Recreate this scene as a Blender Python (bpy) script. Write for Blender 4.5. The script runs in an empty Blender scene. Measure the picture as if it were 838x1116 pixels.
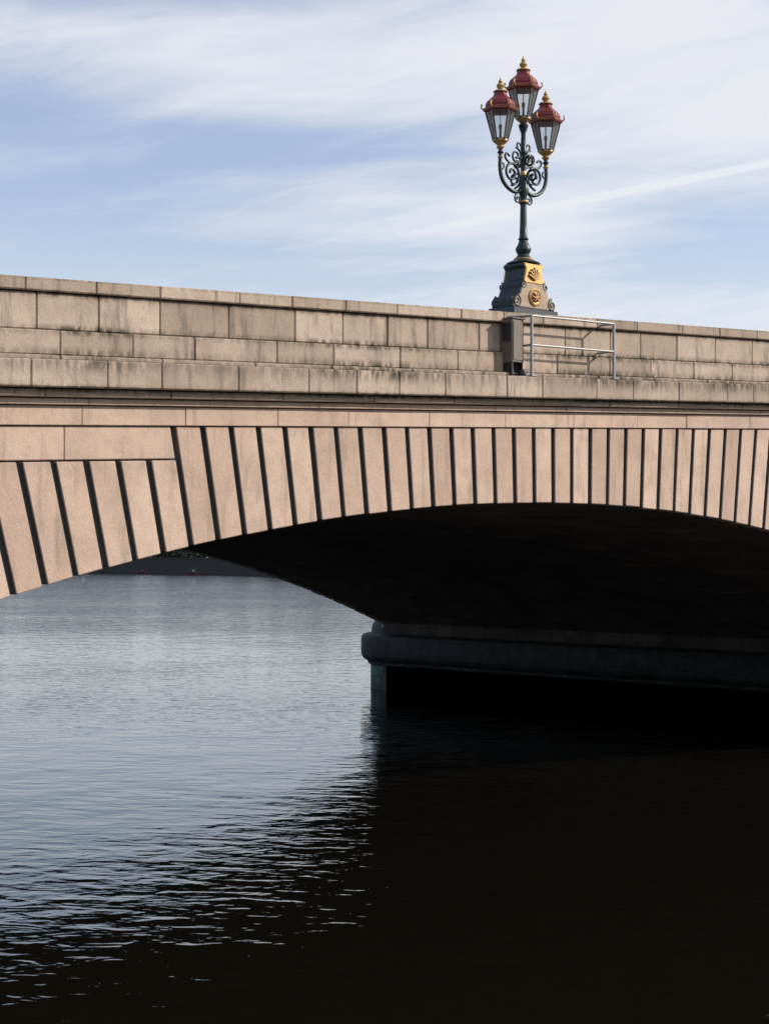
import bpy, bmesh, math, random
from mathutils import Vector, Matrix
random.seed(7)
scene = bpy.context.scene
R_ = math.radians

# ------------------------------------------------------------------ helpers
def new_mat(name):
    m = bpy.data.materials.new(name); m.use_nodes = True
    nt = m.node_tree
    b = nt.nodes["Principled BSDF"]
    return m, nt, b
def L(nt, a, b): nt.links.new(a, b)
def math_n(nt, op, a, b=None, clamp=False):
    n = nt.nodes.new('ShaderNodeMath'); n.operation = op; n.use_clamp = clamp
    for i, v in enumerate((a, b)):
        if v is None: continue
        if isinstance(v, (int, float)): n.inputs[i].default_value = v
        else: nt.links.new(v, n.inputs[i])
    return n.outputs[0]
def maprange(nt, v, a, b, c=0.0, d=1.0, smooth=True):
    n = nt.nodes.new('ShaderNodeMapRange')
    if smooth: n.interpolation_type = 'SMOOTHSTEP'
    nt.links.new(v, n.inputs['Value'])
    n.inputs['From Min'].default_value = a; n.inputs['From Max'].default_value = b
    n.inputs['To Min'].default_value = c; n.inputs['To Max'].default_value = d
    return n.outputs['Result']
def mixc(nt, f, a, b, bt='MIX'):
    n = nt.nodes.new('ShaderNodeMix'); n.data_type = 'RGBA'; n.blend_type = bt
    for s, v in ((n.inputs[0], f), (n.inputs[6], a), (n.inputs[7], b)):
        if isinstance(v, (int, float)): s.default_value = v
        elif isinstance(v, tuple): s.default_value = (v[0], v[1], v[2], 1)
        else: nt.links.new(v, s)
    return n.outputs[2]
def mapping(nt, vec, scale=None, rot=None):
    mp = nt.nodes.new('ShaderNodeMapping')
    if scale: mp.inputs['Scale'].default_value = scale
    if rot is not None: mp.inputs['Rotation'].default_value = (0, 0, rot)
    nt.links.new(vec, mp.inputs[0]); return mp.outputs[0]
def noise(nt, vec, scale, detail=4, rough=.55, dist=0.0, mscale=None, rot=None):
    if rot is not None: vec = mapping(nt, vec, None, rot)
    if mscale: vec = mapping(nt, vec, mscale)
    n = nt.nodes.new('ShaderNodeTexNoise')
    n.inputs['Scale'].default_value = scale; n.inputs['Detail'].default_value = detail
    n.inputs['Roughness'].default_value = rough; n.inputs['Distortion'].default_value = dist
    nt.links.new(vec, n.inputs['Vector'])
    return n.outputs[0]
def simple(name, col, rough=.5, metal=0.0, var=.25, nscale=12, bump=.0):
    m, nt, b = new_mat(name)
    tc = nt.nodes.new('ShaderNodeTexCoord')
    f = noise(nt, tc.outputs['Object'], nscale, 5)
    c = mixc(nt, f, tuple(x*(1-var) for x in col), tuple(min(1, x*(1+var)) for x in col))
    L(nt, c, b.inputs['Base Color'])
    b.inputs['Roughness'].default_value = rough; b.inputs['Metallic'].default_value = metal
    if bump:
        bn = nt.nodes.new('ShaderNodeBump'); bn.inputs['Strength'].default_value = .5
        bn.inputs['Distance'].default_value = bump
        L(nt, f, bn.inputs['Height']); L(nt, bn.outputs[0], b.inputs['Normal'])
    return m

def mat_granite(name, dark, light, grime=.6, ledges=True):
    m, nt, b = new_mat(name)
    tc = nt.nodes.new('ShaderNodeTexCoord'); P = tc.outputs['Object']
    at = nt.nodes.new('ShaderNodeAttribute'); at.attribute_name = 'tint'
    lv = nt.nodes.new('ShaderNodeAttribute'); lv.attribute_name = 'lvl'
    base = mixc(nt, at.outputs['Fac'], dark, light)
    blot = noise(nt, P, 1.3, 5, .6)
    base = mixc(nt, maprange(nt, blot, .35, .75, 0, .55), base, tuple(x*.74 for x in dark))
    patchy = noise(nt, P, 4.5, 6, .7)
    base = mixc(nt, maprange(nt, patchy, .5, .68, 0, .22), base, tuple(x*.6 for x in dark))
    sp = noise(nt, P, 55, 2, .7)
    base = mixc(nt, maprange(nt, sp, .52, .66, 0, .32), base, tuple(x*.5 for x in dark))
    sp2 = noise(nt, P, 38, 2, .7)
    base = mixc(nt, maprange(nt, sp2, .6, .7, 0, .3), base, tuple(min(.8, x*1.4) for x in light))
    st = noise(nt, P, 3.2, 5, .65, 0, (1.6, 1.6, .22))
    stf = maprange(nt, st, .5, .72, 0, grime)
    base = mixc(nt, stf, base, (.12, .105, .09))
    if ledges:
        drip = noise(nt, P, 6, 5, .7, 0, (1.5, 1.5, .35))
        big = noise(nt, P, .35, 3, .6)
        dn = math_n(nt, 'MULTIPLY', maprange(nt, drip, .34, .60), maprange(nt, big, .38, .6, .5, 1.15))
        def win(a, bb, c, d):
            u = maprange(nt, lv.outputs['Fac'], a, bb); v = maprange(nt, lv.outputs['Fac'], c, d, 1, 0)
            return math_n(nt, 'MULTIPLY', u, v)
        w = math_n(nt, 'ADD', win(7.00, 7.22, 7.30, 7.34), win(7.31, 7.34, 7.36, 7.50))
        w = math_n(nt, 'ADD', w, win(7.58, 7.67, 7.71, 7.80))
        w = math_n(nt, 'ADD', w, math_n(nt, 'MULTIPLY', win(8.10, 8.17, 8.2, 8.24), .8))
        w = math_n(nt, 'ADD', w, math_n(nt, 'MULTIPLY', win(8.33, 8.37, 8.6, 8.7), .6))
        w = math_n(nt, 'ADD', w, win(6.82, 6.85, 6.88, 6.95), True)
        f = math_n(nt, 'MULTIPLY', w, dn)
        f = math_n(nt, 'MULTIPLY', f, .85, True)
        base = mixc(nt, f, base, (.055, .05, .034))
    L(nt, base, b.inputs['Base Color'])
    b.inputs['Roughness'].default_value = .85
    b.inputs['Specular IOR Level'].default_value = .25
    h = math_n(nt, 'ADD', math_n(nt, 'MULTIPLY', noise(nt, P, 9, 6, .7), .8), math_n(nt, 'MULTIPLY', sp, .35))
    bn = nt.nodes.new('ShaderNodeBump'); bn.inputs['Strength'].default_value = .5
    bn.inputs['Distance'].default_value = .025
    L(nt, h, bn.inputs['Height']); L(nt, bn.outputs[0], b.inputs['Normal'])
    return m

M_par = mat_granite("granite_weathered", (.34, .27, .21), (.56, .45, .365), .75)
M_vou = mat_granite("granite_voussoir", (.48, .355, .28), (.61, .47, .38), .35, False)
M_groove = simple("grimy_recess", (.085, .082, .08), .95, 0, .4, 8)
M_joint = simple("grimy_shaded_joint_face", (.10, .096, .094), .95, 0, .35, 9)  # voussoir sides: joint grime plus groove shade put into the grey
M_asph = simple("asphalt", (.05, .05, .052), .9, 0, .3, 30)
M_pave = simple("paving", (.25, .24, .22), .9, 0, .2, 6)

m, nt, b = new_mat("shade_toned_soffit_stone"); M_sof = m  # stone kept near black so its colour carries the under-arch shade
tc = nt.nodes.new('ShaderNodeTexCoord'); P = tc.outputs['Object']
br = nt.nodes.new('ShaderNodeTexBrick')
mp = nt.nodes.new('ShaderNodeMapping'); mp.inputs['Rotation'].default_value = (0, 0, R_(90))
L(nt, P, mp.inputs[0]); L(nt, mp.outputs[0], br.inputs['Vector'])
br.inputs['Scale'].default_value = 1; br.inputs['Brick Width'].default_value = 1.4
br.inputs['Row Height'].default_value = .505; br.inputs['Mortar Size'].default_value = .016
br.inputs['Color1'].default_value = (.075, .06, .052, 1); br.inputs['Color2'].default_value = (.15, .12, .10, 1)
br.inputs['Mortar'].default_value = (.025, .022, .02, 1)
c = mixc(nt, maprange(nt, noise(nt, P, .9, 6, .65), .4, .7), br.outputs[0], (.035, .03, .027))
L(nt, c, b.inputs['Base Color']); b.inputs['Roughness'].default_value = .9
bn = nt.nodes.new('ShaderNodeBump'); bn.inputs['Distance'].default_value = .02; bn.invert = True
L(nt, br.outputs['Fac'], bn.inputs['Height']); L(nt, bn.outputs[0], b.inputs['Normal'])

m, nt, b = new_mat("damp_pier_granite"); M_pier = m
tc = nt.nodes.new('ShaderNodeTexCoord'); P = tc.outputs['Object']
sx = nt.nodes.new('ShaderNodeSeparateXYZ'); L(nt, P, sx.inputs[0])
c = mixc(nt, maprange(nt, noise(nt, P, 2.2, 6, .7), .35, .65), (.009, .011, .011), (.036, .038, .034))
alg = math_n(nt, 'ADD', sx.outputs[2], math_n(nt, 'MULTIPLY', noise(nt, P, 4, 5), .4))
lifted_algae = mixc(nt, maprange(nt, noise(nt, P, 1.6, 6, .7), .35, .65), (.035, .085, .075), (.11, .19, .165))  # teal algae, lightened to stand in for light bounced off the water
c = mixc(nt, maprange(nt, alg, .95, 1.15, 1, 0), c, lifted_algae)
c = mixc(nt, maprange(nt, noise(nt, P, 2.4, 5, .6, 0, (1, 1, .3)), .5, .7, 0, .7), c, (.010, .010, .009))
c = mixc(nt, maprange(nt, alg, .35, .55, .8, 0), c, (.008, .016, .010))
moss = math_n(nt, 'MULTIPLY', maprange(nt, sx.outputs[2], 1.85, 2.0), maprange(nt, noise(nt, P, 5, 5), .42, .58))
c = mixc(nt, moss, c, (.035, .06, .015))
cx = nt.nodes.new('ShaderNodeCombineXYZ')
L(nt, math_n(nt, 'ADD', sx.outputs[0], sx.outputs[1]), cx.inputs[0]); L(nt, sx.outputs[2], cx.inputs[1])
br = nt.nodes.new('ShaderNodeTexBrick'); L(nt, cx.outputs[0], br.inputs['Vector'])
br.inputs['Scale'].default_value = 1; br.inputs['Brick Width'].default_value = 1.3; br.inputs['Row Height'].default_value = .43
br.inputs['Mortar Size'].default_value = .014
c = mixc(nt, br.outputs['Fac'], c, (.006, .006, .006))
L(nt, c, b.inputs['Base Color']); b.inputs['Roughness'].default_value = .7
bn = nt.nodes.new('ShaderNodeBump'); bn.inputs['Distance'].default_value = .03; bn.inputs['Strength'].default_value = .8
L(nt, noise(nt, P, 8, 6, .65), bn.inputs['Height']); L(nt, bn.outputs[0], b.inputs['Normal'])

# water
m, nt, b = new_mat("river_water"); M_water = m
geo = nt.nodes.new('ShaderNodeNewGeometry'); P = geo.outputs['Position']
b.inputs['Base Color'].default_value = (.0058, .0050, .0034, 1)
b.inputs['Roughness'].default_value = .02; b.inputs['IOR'].default_value = 1.45
sy = nt.nodes.new('ShaderNodeSeparateXYZ'); L(nt, P, sy.inputs[0])
h1 = math_n(nt, 'MULTIPLY', noise(nt, P, .45, 2, .5, .3, None, R_(40)), .030)
h2 = math_n(nt, 'MULTIPLY', noise(nt, P, 1.5, 2, .5, .4, (1, 1.5, 1), R_(55)), .025)
h3 = math_n(nt, 'MULTIPLY', noise(nt, P, 5.5, 3, .5, .2, (1, 1.5, 1), R_(50)), .0030)
patch = maprange(nt, noise(nt, P, .05, 3), .35, .65, .6, 1.25)
lee = maprange(nt, sy.outputs[1], 10, 17, .3, 1)
open_ = maprange(nt, sy.outputs[1], 55, 160, 1, 3.2)
h = math_n(nt, 'ADD', math_n(nt, 'ADD', h1, math_n(nt, 'MULTIPLY', h2, patch)), math_n(nt, 'MULTIPLY', h3, patch))
h = math_n(nt, 'MULTIPLY', h, math_n(nt, 'MULTIPLY', lee, open_))
bn = nt.nodes.new('ShaderNodeBump'); bn.inputs['Strength'].default_value = 1; bn.inputs['Distance'].default_value = 1.0
L(nt, h, bn.inputs['Height']); L(nt, bn.outputs[0], b.inputs['Normal'])

def empty(name, loc=(0, 0, 0)):
    e = bpy.data.objects.new(name, None); e.location = loc; scene.collection.objects.link(e); return e

class MB:
    def __init__(s): s.v = []; s.f = []; s.t = []; s.l = []; s.m = []
    def prism(s, poly, y0, y1, tint=None, lv=None, mi=0, side_mi=None):
        n = len(poly); o = len(s.v); t = random.random() if tint is None else tint
        for y in (y0, y1):
            for i, (x, z) in enumerate(poly):
                s.v.append((x, y, z)); s.l.append(lv[i] if lv else 0.0)
        s.f.append(tuple(o+i for i in range(n))); s.f.append(tuple(o+n+i for i in reversed(range(n))))
        s.m += [mi, mi]
        for i in range(n):
            j = (i+1) % n
            s.f.append((o+j, o+i, o+n+i, o+n+j))
            s.m.append(side_mi if (side_mi is not None and i in (1, 3)) else mi)
        s.t += [t]*(n+2)
    def block(s, x0, x1, y0, y1, z0, z1, tint=None, mi=0):
        s.prism([(x0, z0+G(x0)), (x1, z0+G(x1)), (x1, z1+G(x1)), (x0, z1+G(x0))], y0, y1, tint, [z0, z0, z1, z1], mi)
    def quad(s, a, b_, c_, d, mi=0, tint=.5):
        o = len(s.v); s.v += [a, b_, c_, d]; s.l += [0]*4; s.f.append((o, o+1, o+2, o+3)); s.t.append(tint); s.m.append(mi)
    def make(s, name, mats, parent=None, bevel=0, smooth=False):
        me = bpy.data.meshes.new(name); me.from_pydata(s.v, [], s.f)
        a = me.attributes.new('tint', 'FLOAT', 'FACE'); a.data.foreach_set('value', s.t)
        a = me.attributes.new('lvl', 'FLOAT', 'POINT'); a.data.foreach_set('value', s.l)
        for mm in mats: me.materials.append(mm)
        me.polygons.foreach_set('material_index', s.m)
        if smooth: me.polygons.foreach_set('use_smooth', [True]*len(s.f))
        me.update()
        ob = bpy.data.objects.new(name, me); scene.collection.objects.link(ob)
        if parent: ob.parent = parent
        if bevel:
            bv = ob.modifiers.new('bevel', 'BEVEL'); bv.width = bevel; bv.segments = 1; bv.limit_method = 'ANGLE'
        return ob

# ------------------------------------------------------------------ bridge geometry
YF = 20.0; W = 22.5; YB = YF+W
SL = .0459
def G(x):
    if x > 110: x = 220-x
    if x <= 50: return SL*(x-12.38)
    u = x-50
    return SL*(50-12.38)+SL*(u-u*u/120.0)
X0, X1 = 2.0, 218.0
SPR = 2.26; TOPV = 6.395
spans = [(24.0, 17.2), (64.5, 19.5), (110.0, 22.0), (155.5, 19.5), (196.0, 17.2)]
arches = []
for c, a in spans:
    crown = 5.6+G(c)-G(24.0); rise = crown-SPR; Rr = (a*a+rise*rise)/(2*rise)
    arches.append(dict(c=c, a=a, crown=crown, R=Rr, cz=crown-Rr))
bridge = empty("stone_arch_bridge")

def hit(A, th, lvl):
    r = A['R']+1
    for _ in range(12):
        x = A['c']+r*math.sin(th); r = (lvl+G(x)-A['cz'])/math.cos(th)
    return (A['c']+r*math.sin(th), A['cz']+r*math.cos(th))
STEP = .465
vou = MB()
GAP = .045
for A in arches:
    dth = .505/A['R']; off = -.45/A['R'] if A['c'] < 30 else 0
    thmax = math.asin(A['a']/A['R'])
    kl = int(math.floor((thmax+off)/dth)); kr = int(math.floor((thmax-off)/dth))
    joints = [k*dth+off for k in range(-kl, kr+1)]
    full = 16
    bounds = [-thmax]+joints[1:-1]+[thmax]
    ks = list(range(-kl, kr+1))
    g = GAP/A['R']
    def level_for(kmid):
        d = abs(kmid)
        return 0 if d < full else 1+int((d-full)//6)
    for i in range(len(bounds)-1):
        jit = random.uniform(-.004, .004)/A['R']
        t0, t1 = bounds[i]+g+jit, bounds[i+1]-g+jit
        n = level_for(ks[i]+.5)
        lv = TOPV-STEP*n-(.02 if n else 0)
        rj = random.uniform(-.008, .008)
        p0 = (A['c']+(A['R']+rj)*math.sin(t0), A['cz']+(A['R']+rj)*math.cos(t0))
        p1 = (A['c']+(A['R']+rj)*math.sin(t1), A['cz']+(A['R']+rj)*math.cos(t1))
        q1 = hit(A, t1, lv); q0 = hit(A, t0, lv)
        if q1[1]-p1[1] < .25 or q0[1]-p0[1] < .25: continue
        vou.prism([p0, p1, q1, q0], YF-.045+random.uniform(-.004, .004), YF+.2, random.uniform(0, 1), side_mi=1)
    A['jl'] = lambda n, dth=dth, off=off, thmax=thmax: max(-thmax, -(full+6*n)*dth+off)
    A['jr'] = lambda n, dth=dth, off=off, thmax=thmax: min(thmax, (full+6*n)*dth+off)
def edge_pt(A, side, n, lvl):
    th = A['jl'](n) if side == 'l' else A['jr'](n)
    return hit(A, th, lvl)
pairs = [(None, arches[0])]+[(arches[i], arches[i+1]) for i in range(4)]+[(arches[4], None)]
spn = MB()
for La, Ra in pairs:
    for n in range(0, 12):
        z1 = TOPV-STEP*n-(.02 if n else 0); z0 = TOPV-STEP*(n+1)
        gap = .004
        if La: xl1, xl0 = edge_pt(La, 'r', n, z1)[0]+.045, edge_pt(La, 'r', n, z0)[0]+.045
        else: xl1 = xl0 = X0
        if Ra: xr1, xr0 = edge_pt(Ra, 'l', n, z1)[0]-.045, edge_pt(Ra, 'l', n, z0)[0]-.045
        else: xr1 = xr0 = X1
        if z0+G((xl0+xr0)/2) < 1.9: break
        Ltot = (xr1+xr0-xl1-xl0)/2
        if Ltot < .3: continue
        rr_ = random.Random(n*31+int(xl1))
        x = xr0 - rr_.uniform(1.5, 1.9)
        cs = []
        while x > max(xl0, xl1)+.5:
            cs.append(x); x -= rr_.uniform(1.4, 2.1)
        cs = sorted(cs)
        lefts = [(xl0, xl1)]+[(c_, c_) for c_ in cs]; rights = [(c_, c_) for c_ in cs]+[(xr0, xr1)]
        for (bl, tl), (brr, trr) in zip(lefts, rights):
            bl += gap; tl += gap; brr -= gap; trr -= gap
            spn.prism([(bl, z0+G(bl)+gap), (brr, z0+G(brr)+gap), (trr, z1+G(trr)-gap), (tl, z1+G(tl)-gap)],
                      YF-.035, YF+.2, random.uniform(.2, 1))
par = MB(); fas = MB()
def course(mb, z0, z1, y0, y1, ln, var=.15, ph=0.0, gap=.004, t=(0, 1)):
    x = X0-ph
    while x < X1:
        l = ln*random.uniform(1-var, 1+var)
        a, b_ = max(x, X0), min(x+l, X1)
        jy = random.uniform(-.005, .005)
        if b_-a > .05:
            mb.block(a+gap, b_-gap, y0+jy, y1, z0+.004, z1-.004, random.uniform(*t))
        x += l
course(par, 8.20, 8.385, YF-.10, YF+.50, 1.25, .2, .3)
course(par, 7.69, 8.195, YF-.02, YF+.42, 1.12, .22, .2)
course(par, 7.345, 7.685, YF-.09, YF+.42, 1.35, .2, .9)
course(par, 7.265, 7.34, YF-.22, YF+.42, 1.6, .1, .5, t=(0, .4))
course(par, 6.885, 7.26, YF-.46, YF+.42, 1.25, .3, .1, gap=.003, t=(.1, .8))
course(par, 6.77, 6.88, YF-.30, YF+.3, 2.0, .1, .6, t=(0, .3))
course(fas, 6.675, 6.765, YF-.17, YF+.3, 2.0, .1, .2, gap=.002, t=(.4, 1))
course(fas, 6.40, 6.67, YF-.09, YF+.3, 1.7, .25, .7, gap=.002, t=(.6, 1))
o1 = par.make("parapet_and_cornice", [M_par], bridge, .016)
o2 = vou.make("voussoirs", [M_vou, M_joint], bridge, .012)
o3 = spn.make("spandrel_ashlar", [M_vou], bridge, .012)
o4 = fas.make("fascia_course", [M_vou], bridge, .008)
for o in (o1, o2, o3, o4):
    d = bpy.data.objects.new(o.name+"_rear", o.data); scene.collection.objects.link(d)
    d.scale = (1, -1, 1); d.location = (0, YF+YB, 0); d.parent = bridge

core = MB()
def intr(A, x):
    dx = x-A['c']; R2 = A['R']+.025
    return A['cz']+math.sqrt(R2*R2-dx*dx)
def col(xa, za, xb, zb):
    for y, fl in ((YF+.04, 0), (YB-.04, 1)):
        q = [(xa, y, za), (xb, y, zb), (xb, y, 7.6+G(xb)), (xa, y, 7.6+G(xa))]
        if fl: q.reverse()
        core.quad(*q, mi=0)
prev = X0
for A in arches:
    xl, xr = A['c']-A['a'], A['c']+A['a']
    col(prev, -2, xl, -2)
    ns = 72
    for i in range(ns):
        xa, xb = xl+(xr-xl)*i/ns, xl+(xr-xl)*(i+1)/ns
        za, zb = intr(A, xa), intr(A, xb)
        col(xa, za, xb, zb)
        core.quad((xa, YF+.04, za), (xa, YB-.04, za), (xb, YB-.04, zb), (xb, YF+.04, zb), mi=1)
    for x in (xl, xr):
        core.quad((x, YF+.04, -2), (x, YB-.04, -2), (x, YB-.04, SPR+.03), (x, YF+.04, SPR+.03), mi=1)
    prev = xr
col(prev, -2, X1, -2)
nx = 80
for i in range(nx):
    xa, xb = X0+(X1-X0)*i/nx, X0+(X1-X0)*(i+1)/nx
    for (ya, yb, z, mi) in ((YF+.4, YF+3.5, 7.45, 3), (YF+3.5, YB-3.5, 7.32, 2), (YB-3.5, YB-.4, 7.45, 3)):
        core.quad((xa, ya, z+G(xa)), (xb, ya, z+G(xb)), (xb, yb, z+G(xb)), (xa, yb, z+G(xa)), mi=mi)
    for ya in (YF+3.5, YB-3.5):
        core.quad((xa, ya, 7.32+G(xa)), (xb, ya, 7.32+G(xb)), (xb, ya, 7.45+G(xb)), (xa, ya, 7.45+G(xa)), mi=3)
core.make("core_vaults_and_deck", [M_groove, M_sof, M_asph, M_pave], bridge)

def pier(xa, xb):
    cx = (xa+xb)/2; r = (xb-xa)/2
    prof = [(-2, 0), (.82, 0), (.86, .08), (.95, .11), (1.02, .22), (1.08, .28), (1.16, .32), (1.25, .33), (1.66, .33), (1.76, .32), (1.84, .28), (1.89, .2),
            (1.93, -.02), (2.2, -.06), (2.38, -.2), (2.52, -.5), (2.6, -1.0), (2.63, -1.6)]
    bm = bmesh.new(); rings = []
    for z, o in prof:
        ring = []; rr = r+o; seg = 28
        for s_, yc in ((1, YB-.2), (-1, YF+.2)):
            for i in range(seg+1):
                a = math.pi*i/seg if s_ > 0 else math.pi+math.pi*i/seg
                ring.append(bm.verts.new((cx+rr*math.cos(a), yc+rr*math.sin(a), z)))
        rings.append(ring)
    for a, b_ in zip(rings, rings[1:]):
        n = len(a)
        for i in range(n):
            bm.faces.new((a[i], a[(i+1) % n], b_[(i+1) % n], b_[i]))
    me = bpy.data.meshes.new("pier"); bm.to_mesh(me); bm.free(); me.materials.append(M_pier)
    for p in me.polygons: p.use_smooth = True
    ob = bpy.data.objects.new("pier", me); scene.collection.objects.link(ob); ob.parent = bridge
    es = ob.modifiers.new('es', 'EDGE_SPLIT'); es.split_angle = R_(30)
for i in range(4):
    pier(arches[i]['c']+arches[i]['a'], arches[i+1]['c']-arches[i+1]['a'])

# ------------------------------------------------------------------ iron / lamp materials
M_iron = simple("dark_green_iron_paint", (.020, .032, .038), .42, .2, .35, 20)
M_red = simple("crimson_paint", (.17, .016, .02), .45, 0, .4, 14)
M_gold = simple("gold_leaf", (.46, .30, .12), .5, .55, .4, 25)
M_galv = simple("galvanised_steel", (.30, .31, .32), .5, .5, .25, 30)
M_cab = simple("grey_cabinet_paint", (.13, .115, .10), .6, .1, .35, 6)
M_blk = simple("black_conduit", (.02, .02, .02), .5, 0, .3, 20)
M_buff = simple("buff_painted_iron", (.34, .26, .18), .65, 0, .4, 9, .02)
m, nt, b = new_mat("lantern_glass"); M_glass = m
nt.nodes.remove(b)
tr = nt.nodes.new('ShaderNodeBsdfTransparent'); tr.inputs[0].default_value = (.9, .92, .93, 1)
gl = nt.nodes.new('ShaderNodeBsdfGlossy'); gl.inputs['Roughness'].default_value = .08
tl = nt.nodes.new('ShaderNodeBsdfTranslucent'); tl.inputs[0].default_value = (.8, .8, .78, 1)
fr = nt.nodes.new('ShaderNodeFresnel'); fr.inputs[0].default_value = 1.5
m1 = nt.nodes.new('ShaderNodeMixShader'); L(nt, fr.outputs[0], m1.inputs[0]); L(nt, tr.outputs[0], m1.inputs[1]); L(nt, gl.outputs[0], m1.inputs[2])
m2 = nt.nodes.new('ShaderNodeMixShader'); m2.inputs[0].default_value = .14; L(nt, m1.outputs[0], m2.inputs[1]); L(nt, tl.outputs[0], m2.inputs[2])
L(nt, m2.outputs[0], nt.nodes['Material Output'].inputs[0])

def link(name, me, mat, parent, loc=(0, 0, 0), smooth=False):
    me.materials.append(mat)
    if smooth:
        for p in me.polygons: p.use_smooth = True
    o = bpy.data.objects.new(name, me); scene.collection.objects.link(o); o.parent = parent; o.location = loc
    return o
def lathe(name, prof, seg, mat, parent, loc=(0, 0, 0), smooth=True, rot=0, cap=True):
    bm = bmesh.new(); rings = []
    for r, z in prof:
        rings.append([bm.verts.new((r*math.cos(rot+2*math.pi*i/seg), r*math.sin(rot+2*math.pi*i/seg), z)) for i in range(seg)])
    for a, b_ in zip(rings, rings[1:]):
        for i in range(seg): bm.faces.new((a[i], a[(i+1) % seg], b_[(i+1) % seg], b_[i]))
    if cap:
        bm.faces.new(list(reversed(rings[0]))); bm.faces.new(rings[-1])
    me = bpy.data.meshes.new(name); bm.to_mesh(me); bm.free()
    o = link(name, me, mat, parent, loc, smooth)
    if smooth:
        es = o.modifiers.new('es', 'EDGE_SPLIT'); es.split_angle = R_(40)
    return o
def tube(name, pts, rad, mat, parent, loc=(0, 0, 0), smooth=True, cyc=False):
    cu = bpy.data.curves.new(name, 'CURVE'); cu.dimensions = '3D'; cu.bevel_depth = rad; cu.bevel_resolution = 3
    cu.use_fill_caps = True
    if smooth:
        sp = cu.splines.new('NURBS'); sp.points.add(len(pts)-1)
        for p, q in zip(sp.points, pts): p.co = (*q, 1)
        sp.use_endpoint_u = True; sp.order_u = 3; sp.use_cyclic_u = cyc; cu.resolution_u = 6
    else:
        sp = cu.splines.new('POLY'); sp.points.add(len(pts)-1)
        for p, q in zip(sp.points, pts): p.co = (*q, 1)
        sp.use_cyclic_u = cyc
    cu.materials.append(mat)
    o = bpy.data.objects.new(name, cu); scene.collection.objects.link(o); o.parent = parent; o.location = loc
    return o
def extr(name, poly, y0, y1, mat, parent, loc=(0, 0, 0), bevel=.01):
    mb = MB(); mb.prism(poly, y0, y1)
    o = mb.make(name, [mat], parent, bevel); o.location = loc; return o
def boxo(name, x0, x1, y0, y1, z0, z1, mat, parent, bevel=.008):
    return extr(name, [(x0, z0), (x1, z0), (x1, z1), (x0, z1)], y0, y1, mat, parent, (0, 0, 0), bevel)

LX, LY = 23.05, 20.22
LZ = 8.385+G(LX)-.01
lamp = empty("ornate_street_lamp", (LX, LY, LZ))
boxo("plinth", -.60, .60, -.30, .30, -.05, .10, M_iron, lamp, .02)
half = [(.56, .10), (.575, .20), (.55, .28), (.47, .30), (.43, .27), (.40, .30), (.385, .38), (.33, .44), (.34, .52), (.30, .58),
        (.25, .60), (.235, .70), (.22, .80), (.26, .84), (.26, .90)]
poly = [(x, z) for x, z in half]+[(-x, z) for x, z in reversed(half)]
extr("pedestal_body", poly, -.22, .22, M_iron, lamp, (0, 0, 0), .012)
hp = [(.54, .105), (.54, .22), (.46, .29), (.37, .33), (.33, .44), (.28, .54)]
poly = [(x, z) for x, z in hp]+[(-x, z) for x, z in reversed(hp)]
extr("front_plate", poly, -.26, -.215, M_buff, lamp); extr("rear_plate", poly, .215, .26, M_buff, lamp)
hp = [(.27, .545), (.25, .62), (.225, .72), (.21, .80), (.25, .84), (.25, .885)]
poly = [(x, z) for x, z in hp]+[(-x, z) for x, z in reversed(hp)]
extr("gilt_upper_plate", poly, -.255, -.215, M_gold, lamp); extr("gilt_upper_plate", poly, .215, .255, M_gold, lamp)
def spiral(cx, cz, r0, turns, sgn, y, n=26, a0=0):
    pts = []
    for i in range(n):
        t = i/(n-1); a = a0+sgn*turns*2*math.pi*t; r = r0*(1-.85*t)
        pts.append((cx+r*math.cos(a), y, cz+r*math.sin(a)))
    return pts
for sg in (-1, 1):
    for y in (-.25, .25):
        tube("base_scroll", spiral(sg*.46, .20, .11, 1.6, sg, y, a0=math.pi/2), .022, M_iron, lamp)
        tube("upper_scroll", spiral(sg*.29, .50, .075, 1.4, sg, y, a0=math.pi/2), .016, M_iron, lamp)
for y0, sy in ((-.26, -1), (.26, 1)):
    o = lathe("rosette", [(.0, 0), (.155, 0), (.155, .02), (.13, .035), (.11, .02), (.0, .02)], 28, M_gold, lamp, (0, y0, .30), cap=False)
    o.rotation_euler = (R_(90)*(1 if sy < 0 else -1), 0, 0)
    o = lathe("rosette_boss", [(.10, 0), (.10, .028), (.06, .04), (.001, .045)], 8, M_red, lamp, (0, y0, .30), cap=False)
    o.rotation_euler = (R_(90)*(1 if sy < 0 else -1), 0, 0)
    for k in range(6):
        a = k*math.pi/3
        tube("rosette_petal", [(0, y0+sy*.045, .30), (.05*math.cos(a+.3), y0+sy*.055, .30+.05*math.sin(a+.3)), (.09*math.cos(a), y0+sy*.045, .30+.09*math.sin(a))], .010, M_gold, lamp)
    for k in range(-3, 4):
        a = math.pi/2+k*.36; ln_ = .22-.018*abs(k)
        tube("palmette_leaf", [(0, y0+sy*.01, .60), (ln_*.6*math.cos(a), y0+sy*.035, .60+ln_*.6*math.sin(a)), (ln_*math.cos(a)*1.05, y0+sy*.012, .60+ln_*math.sin(a))], .017, M_gold, lamp)
lathe("pedestal_cap", [(.28, .90), (.30, .92), (.22, .96), (.16, .97)], 24, M_iron, lamp)
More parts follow.
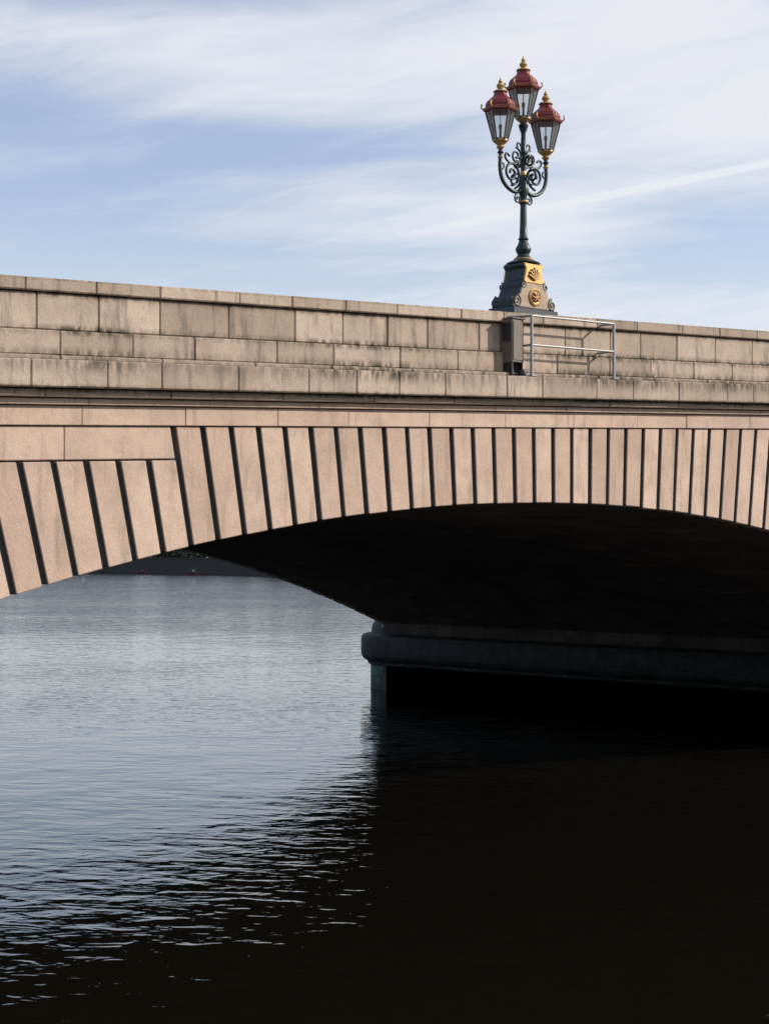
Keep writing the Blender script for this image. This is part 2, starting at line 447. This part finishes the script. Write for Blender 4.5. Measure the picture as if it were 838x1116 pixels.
lathe("post", [(.16, .96), (.165, 1.0), (.12, 1.04), (.10, 1.08), (.135, 1.14), (.14, 1.18), (.10, 1.25), (.075, 1.32), (.095, 1.35), (.07, 1.38),
               (.062, 1.6), (.055, 1.95), (.08, 1.98), (.085, 2.02), (.06, 2.06), (.07, 2.12), (.10, 2.2), (.07, 2.3), (.05, 2.36), (.045, 2.8),
               (.075, 2.86), (.05, 2.92), (.04, 3.2), (.07, 3.28), (.09, 3.34), (.06, 3.38)], 20, M_iron, lamp)
lathe("gilt_collar", [(.088, 1.985), (.095, 2.0), (.088, 2.02)], 20, M_gold, lamp, cap=False)
lathe("gilt_base_collar", [(.17, .975), (.175, .99), (.165, 1.005)], 20, M_gold, lamp, cap=False)
def lantern(loc, tag):
    e = empty("lantern_"+tag, loc); e.parent = lamp
    S = 6; rt = math.radians(12)
    lathe("cup", [(.04, -.04), (.07, .0), (.05, .03), (.10, .07), (.135, .10), (.135, .125)], 12, M_gold, e)
    lathe("glass", [(.125, .125), (.255, .61)], S, M_glass, e, smooth=False, rot=rt, cap=False)
    lathe("lower_ring", [(.145, .11), (.15, .125), (.145, .14), (.12, .14)], S, M_iron, e, smooth=False, rot=rt, cap=False)
    for i in range(S):
        a = rt+2*math.pi*i/S
        tube("glazing_bar", [(.13*math.cos(a), .13*math.sin(a), .12), (.262*math.cos(a), .262*math.sin(a), .62)], .011, M_iron, e, smooth=False)
        ca, sa = math.cos(a), math.sin(a)
        tube("corner_crest", [(.27*ca, .27*sa, .64), (.32*ca, .32*sa, .66), (.34*ca, .34*sa, .71), (.31*ca, .31*sa, .73)], .013, M_gold, e)
        lathe("crest_bud", [(.0, 0), (.016, .01), (.013, .028), (.0, .04)], 8, M_gold, e, (.325*ca, .325*sa, .715), cap=False)
        a2 = a+math.pi/S; r2 = .255*math.cos(math.pi/S); r1 = .125*math.cos(math.pi/S)
        tube("mid_bar", [(r1*math.cos(a2), r1*math.sin(a2), .125), (r2*math.cos(a2), r2*math.sin(a2), .61)], .005, M_iron, e, smooth=False)
    lathe("eaves", [(.25, .60), (.29, .615), (.305, .65), (.29, .675), (.28, .68)], S, M_red, e, smooth=False, rot=rt)
    lathe("eaves_bead", [(.295, .625), (.312, .635), (.295, .645)], S, M_gold, e, smooth=False, rot=rt, cap=False)
    lathe("roof", [(.28, .675), (.255, .70), (.26, .73), (.235, .79), (.17, .845), (.12, .89), (.105, .95)], S, M_red, e, smooth=False, rot=rt)
    lathe("roof_collar", [(.11, .94), (.13, .955), (.115, .975), (.07, .985)], 12, M_gold, e)
    lathe("finial", [(.05, .98), (.035, 1.0), (.06, 1.03), (.072, 1.06), (.055, 1.095), (.025, 1.11), (.04, 1.13), (.03, 1.155), (.012, 1.18), (.003, 1.22)], 12, M_gold, e)
    lathe("burner", [(.02, .12), (.02, .3), (.03, .33), (.03, .38), (.01, .40)], 10, M_buff, e)
zb = lambda py: 4.75+(600-py)/62.0-LZ
lantern((0, 0, zb(137)), "centre")
for sg, nm in ((-1, "side_a"), (1, "side_b")):
    ax = .60
    zt = zb(167)
    lantern((sg*ax, 0, zt), nm)
    tube("arm", [(0, 0, 2.26), (sg*.14, 0, 2.14), (sg*.36, 0, 2.16), (sg*.56, 0, 2.30), (sg*.62, 0, 2.52), (sg*.60, 0, zt-.15), (sg*.60, 0, zt-.02)], .034, M_iron, lamp)
    lathe("arm_knop", [(.03, 0), (.06, .03), (.03, .06)], 12, M_iron, lamp, (sg*.6, 0, zt-.12))
    lathe("arm_knop", [(.03, 0), (.05, .03), (.03, .06)], 12, M_gold, lamp, (sg*.6, 0, zt-.2))
    tube("scroll", spiral(sg*.31, 2.47, .22, 1.8, -sg, 0, a0=-math.pi/2), .023, M_iron, lamp)
    tube("scroll", spiral(sg*.19, 2.78, .15, 1.6, sg, 0, a0=math.pi/2), .020, M_iron, lamp)
    tube("scroll", [(sg*.05, 0, 2.60), (sg*.18, 0, 2.66), (sg*.36, 0, 2.62), (sg*.50, 0, 2.72), (sg*.44, 0, 2.82), (sg*.36, 0, 2.75)], .020, M_iron, lamp)
    tube("scroll", [(sg*.05, 0, 2.95), (sg*.12, 0, 3.05), (sg*.19, 0, 2.97), (sg*.13, 0, 2.91)], .016, M_iron, lamp)
    tube("scroll", spiral(sg*.15, 2.04, .09, 1.4, -sg, 0, a0=math.pi/2), .016, M_iron, lamp)
    tube("scroll", [(sg*.60, 0, 2.60), (sg*.52, 0, 2.62), (sg*.50, 0, 2.52), (sg*.55, 0, 2.50)], .015, M_iron, lamp)
for sg in (-1, 1):
    tube("scroll", [(p[1], p[0], p[2]) for p in spiral(sg*.20, 2.42, .15, 1.6, -sg, 0, a0=-math.pi/2)], .02, M_iron, lamp)
    tube("scroll", [(p[1], p[0], p[2]) for p in spiral(sg*.15, 2.70, .11, 1.5, sg, 0, a0=math.pi/2)], .018, M_iron, lamp)
lathe("gilt_bud", [(0, 2.42), (.06, 2.46), (.065, 2.50), (.045, 2.55), (0, 2.57)], 12, M_gold, lamp, cap=False)

# ------------------------------------------------------------------ maintenance railing & cabinet on the cornice
rail = empty("maintenance_railing")
zc = lambda x: 7.26+G(x)
ra, rb = 22.56, 24.80
yo = 19.60
hr = 1.04
top = lambda x: zc(ra)+hr+ (x-ra)*SL*.6
for x in (ra, rb):
    tube("post", [(x, yo, zc(x)-.01), (x, yo, top(x))], .027, M_galv, rail, smooth=False)
    boxo("base_plate", x-.07, x+.07, yo-.07, yo+.07, zc(x)-.0, zc(x)+.015, M_galv, rail, .002)
    for dz in (0, -.5):
        tube("return_rail", [(x, yo, top(x)+dz), (x, YF-.03, top(x)+dz+.0)], .021, M_galv, rail, smooth=False)
for dz in (0, -.5):
    tube("rail", [(ra, yo, top(ra)+dz), (rb, yo, top(rb)+dz)], .021, M_galv, rail, smooth=False)
tube("wall_stub", [(ra, yo, top(ra)), (ra-.35, YF-.03, top(ra)-.02)], .018, M_galv, rail, smooth=False)
cab = empty("service_cabinet")
cx0, cx1 = 22.17, 22.47; zb0 = zc(22.3)
boxo("housing", cx0, cx1, YF-.30, YF-.03, zb0+.24, zb0+.98, M_cab, cab, .01)
boxo("lid", cx0-.015, cx1+.015, YF-.325, YF-.03, zb0+.98, zb0+1.005, M_cab, cab, .004)
boxo("door", cx0+.025, cx1-.025, YF-.312, YF-.30, zb0+.28, zb0+.94, M_cab, cab, .003)
boxo("side_frame", cx0-.012, cx0, YF-.27, YF-.08, zb0+.60, zb0+.92, M_blk, cab, .003)
for i, x in enumerate((cx0+.05, cx0+.12, cx0+.19, cx0+.25)):
    tube("conduit", [(x, YF-.18, zb0+.26), (x, YF-.19, zb0+.12), (x+.05, YF-.2, zb0+.04), (x+.12, YF-.26, zb0+.02)], .02, M_blk, cab)
boxo("bracket", cx0+.01, cx0+.04, YF-.29, YF-.04, zb0, zb0+.24, M_blk, cab, .003)
boxo("bracket", cx1-.04, cx1-.01, YF-.29, YF-.04, zb0, zb0+.24, M_blk, cab, .003)
lathe("cable_gland", [(0, 0), (.06, .02), (.07, .07), (.05, .12), (0, .13)], 14, M_blk, cab, (cx1-.1, YF-.36, zb0+.0), cap=False)

# ------------------------------------------------------------------ ground, banks, water
def sheet(name, x0, x1, y0, y1, z, mat):
    me = bpy.data.meshes.new(name); me.from_pydata([(x0, y0, z), (x1, y0, z), (x1, y1, z), (x0, y1, z)], [], [(0, 1, 2, 3)])
    me.materials.append(mat); o = bpy.data.objects.new(name, me); scene.collection.objects.link(o); return o
sheet("river_water", -4000, 4000, -4000, 4000, 0, M_water)
M_grass = simple("ground_grass", (.045, .06, .03), .95, 0, .4, .3)
M_wall = simple("embankment_stone", (.045, .045, .042), .9, 0, .4, 1.5, .02)
gm = bpy.data.meshes.new("ground")
gm.from_pydata([(-4000, -4000, 3.1), (1.5, -4000, 3.1), (1.5, 4000, 3.1), (-4000, 4000, 3.1),
                (218.5, -4000, 3.1), (4000, -4000, 3.1), (4000, 4000, 3.1), (218.5, 4000, 3.1)], [], [(0, 1, 2, 3), (4, 5, 6, 7)])
gm.materials.append(M_grass); g = bpy.data.objects.new("ground", gm); scene.collection.objects.link(g)
for nm, xa, xb in (("embankment_wall", 1.2, 2.0), ("embankment_wall", 218.0, 218.9)):
    mb = MB()
    mb.prism([(xa, -2), (xb, -2), (xb, 3.0), (xa, 3.0)], -1500, 1500)
    mb.prism([(xa-.1, 3.005), (xb+.1, 3.005), (xb+.1, 3.25), (xa-.1, 3.25)], -1500, 1500)
    mb.make(nm, [M_wall])

m, nt, b = new_mat("distant_foliage"); M_leaf = m
tc = nt.nodes.new('ShaderNodeTexCoord')
c = mixc(nt, noise(nt, tc.outputs['Object'], .6, 4), (.016, .026, .016), (.05, .058, .03)); L(nt, c, b.inputs['Base Color'])
b.inputs['Roughness'].default_value = .9
M_bark = simple("bark", (.05, .04, .03), .9, 0, .3, 3)
rd = random.Random(3)
mb = MB()
y = 40
while y < 900:
    h = rd.uniform(4.5, 7.5); x = 226+rd.uniform(-2, 4)
    for k in range(6):
        a0, a1 = k*math.pi/3, (k+1)*math.pi/3
        mb.quad((x+.35*math.cos(a0), y+.35*math.sin(a0), 3), (x+.35*math.cos(a1), y+.35*math.sin(a1), 3),
                (x+.15*math.cos(a1), y+.15*math.sin(a1), 3+h*.7), (x+.15*math.cos(a0), y+.15*math.sin(a0), 3+h*.7), mi=1)
    cl = [(rd.gauss(0, 2), rd.gauss(0, 2.2), h*rd.uniform(.35, .9), rd.uniform(1.0, 2.0)) for _ in range(11)]
    cl += [(rd.gauss(-3, 1), rd.uniform(-5, 5), rd.uniform(.4, 1.4), rd.uniform(1.0, 1.8)) for _ in range(9)]
    for (ax_, ay, az, rr) in cl:
        for _ in range(38):
            d = Vector((rd.gauss(0, 1), rd.gauss(0, 1), rd.gauss(0, .8))).normalized()*rr*rd.uniform(.6, 1.1)
            c0 = Vector((x+ax_, y+ay, 3+az))+d
            u = Vector((rd.gauss(0, 1), rd.gauss(0, 1), rd.gauss(0, 1))).normalized()*.45
            v = u.cross(Vector((rd.gauss(0, 1), rd.gauss(0, 1), rd.gauss(0, 1)))).normalized()*.35
            mb.quad(tuple(c0-u), tuple(c0+v), tuple(c0+u), tuple(c0-v), mi=0)
    y += rd.uniform(6, 10)
mb.make("distant_trees", [M_leaf, M_bark])

def boat(loc, rot, hullmat, sc=1.0):
    e = empty("moored_boat", loc); e.rotation_euler = (0, 0, rot); e.scale = (sc, sc, sc)
    bm = bmesh.new(); rings = []
    for t in [0, .12, .3, .5, .7, .85, .95, 1]:
        xx = -3.2+6.4*t; wdt = 1.05*(1-max(0, (t-.45)/.55)**2.2)+.02; sh = .75+.35*t*t; k = -.25+.3*max(0, t-.8)
        rings.append([bm.verts.new(p) for p in ((xx, -wdt, sh), (xx, -wdt*.8, .1), (xx, 0, k), (xx, wdt*.8, .1), (xx, wdt, sh), (xx, 0, sh-.1))])
    for a, b_ in zip(rings, rings[1:]):
        for i in range(6): bm.faces.new((a[i], a[(i+1) % 6], b_[(i+1) % 6], b_[i]))
    bm.faces.new(rings[0]); bm.faces.new(list(reversed(rings[-1])))
    bmesh.ops.recalc_face_normals(bm, faces=bm.faces)
    me = bpy.data.meshes.new("hull"); bm.to_mesh(me); bm.free(); link("hull", me, hullmat, e)
    extr("cabin", [(-1.2, .7), (1.4, .75), (1.0, 1.5), (-1.1, 1.55)], -.7, .7, M_bdk, e, bevel=.06)
    extr("cabin_window", [(-.9, 1.05), (.9, 1.05), (.75, 1.35), (-.85, 1.38)], -.712, .712, M_blk, e, bevel=.01)
M_bred = simple("red_boat_paint", (.10, .022, .022), .7, 0, .1, 3)
M_bdk = simple("dark_boat_paint", (.04, .05, .055), .7, 0, .1, 3)
boat((214, 275, 0), 1.5, M_bred, .6)
boat((214, 292, 0), 1.6, M_bred, .5)
boat((213, 312, 0), 1.6, M_bdk, .7)

# ------------------------------------------------------------------ world, sun, camera
SUN = Vector((.66, -.60, .44)).normalized()
elev = math.asin(SUN.z); azi = math.atan2(SUN.x, SUN.y)
w = bpy.data.worlds.new("World"); scene.world = w; w.use_nodes = True; nt = w.node_tree
bg = nt.nodes['Background']; bg.inputs[1].default_value = .14
sky = nt.nodes.new('ShaderNodeTexSky'); sky.sky_type = 'NISHITA'; sky.sun_disc = False
sky.sun_elevation = elev; sky.sun_rotation = azi; sky.air_density = 1.0; sky.dust_density = .6; sky.ozone_density = 2.4
tc = nt.nodes.new('ShaderNodeTexCoord'); D = tc.outputs['Generated']
sx = nt.nodes.new('ShaderNodeSeparateXYZ'); L(nt, D, sx.inputs[0])
zz = math_n(nt, 'ADD', math_n(nt, 'MAXIMUM', sx.outputs[2], 0), .16)
cv = nt.nodes.new('ShaderNodeCombineXYZ')
L(nt, math_n(nt, 'DIVIDE', sx.outputs[0], zz), cv.inputs[0]); L(nt, math_n(nt, 'DIVIDE', sx.outputs[1], zz), cv.inputs[1])
PV = cv.outputs[0]
n1 = noise(nt, PV, 1.0, 6, .54, .6, (1, 1.9, 1), R_(60))
n2 = noise(nt, PV, .55, 3, .5, .3)
n3 = noise(nt, PV, 4.0, 6, .6, .6, (1, 2.2, 1), R_(72))
cl = math_n(nt, 'ADD', math_n(nt, 'ADD', math_n(nt, 'MULTIPLY', n1, .58), math_n(nt, 'MULTIPLY', n2, .38)), math_n(nt, 'MULTIPLY', n3, .18))
# more veil cloud on the sunward (south-east) side
side = math_n(nt, 'ADD', math_n(nt, 'MULTIPLY', sx.outputs[0], .717), math_n(nt, 'MULTIPLY', sx.outputs[1], -.697))
cl = math_n(nt, 'ADD', cl, math_n(nt, 'MULTIPLY', side, .22))
mask = maprange(nt, cl, .43, .68, .22, .98)
low = maprange(nt, sx.outputs[2], .02, .25, .85, .15)
mask = math_n(nt, 'MAXIMUM', mask, low)
# a faint old contrail: a great-circle band broken up by noise
vd = nt.nodes.new('ShaderNodeVectorMath'); vd.operation = 'DOT_PRODUCT'; L(nt, D, vd.inputs[0]); vd.inputs[1].default_value = (.2573, -.0091, -.9663)
band = maprange(nt, math_n(nt, 'ABSOLUTE', vd.outputs['Value']), .0004, .0030, 1, 0)
band = math_n(nt, 'MULTIPLY', band, maprange(nt, side, -.02, .12, 0, .5))
band = math_n(nt, 'MULTIPLY', band, maprange(nt, n3, .35, .6, .5, 1))
mask = math_n(nt, 'ADD', mask, band, True)
skyc = mixc(nt, 1.0, sky.outputs[0], (1.08, 1.05, 1.12), 'MULTIPLY')
col_ = mixc(nt, mask, skyc, (5.85, 5.95, 6.4))
L(nt, col_, bg.inputs[0])

sl = bpy.data.lights.new("sun", 'SUN'); sl.energy = 4.4; sl.angle = R_(.5); sl.color = (1, .89, .77)
so = bpy.data.objects.new("sun", sl); scene.collection.objects.link(so); so.rotation_euler = (-SUN).to_track_quat('-Z', 'Y').to_euler()
so.location = (30, -30, 40)

cam = bpy.data.cameras.new("camera"); co = bpy.data.objects.new("camera", cam); scene.collection.objects.link(co)
co.location = (0, 0, 4.75); co.rotation_euler = (R_(90), 0, -math.atan2(.697, .717))
cam.sensor_fit = 'HORIZONTAL'; cam.sensor_width = 36; cam.lens = 36*1900/838; cam.shift_y = 42/838
cam.clip_end = 9000; cam.clip_start = .1
scene.camera = co
scene.view_settings.view_transform = 'Standard'; scene.view_settings.look = 'None'; scene.view_settings.exposure = 0
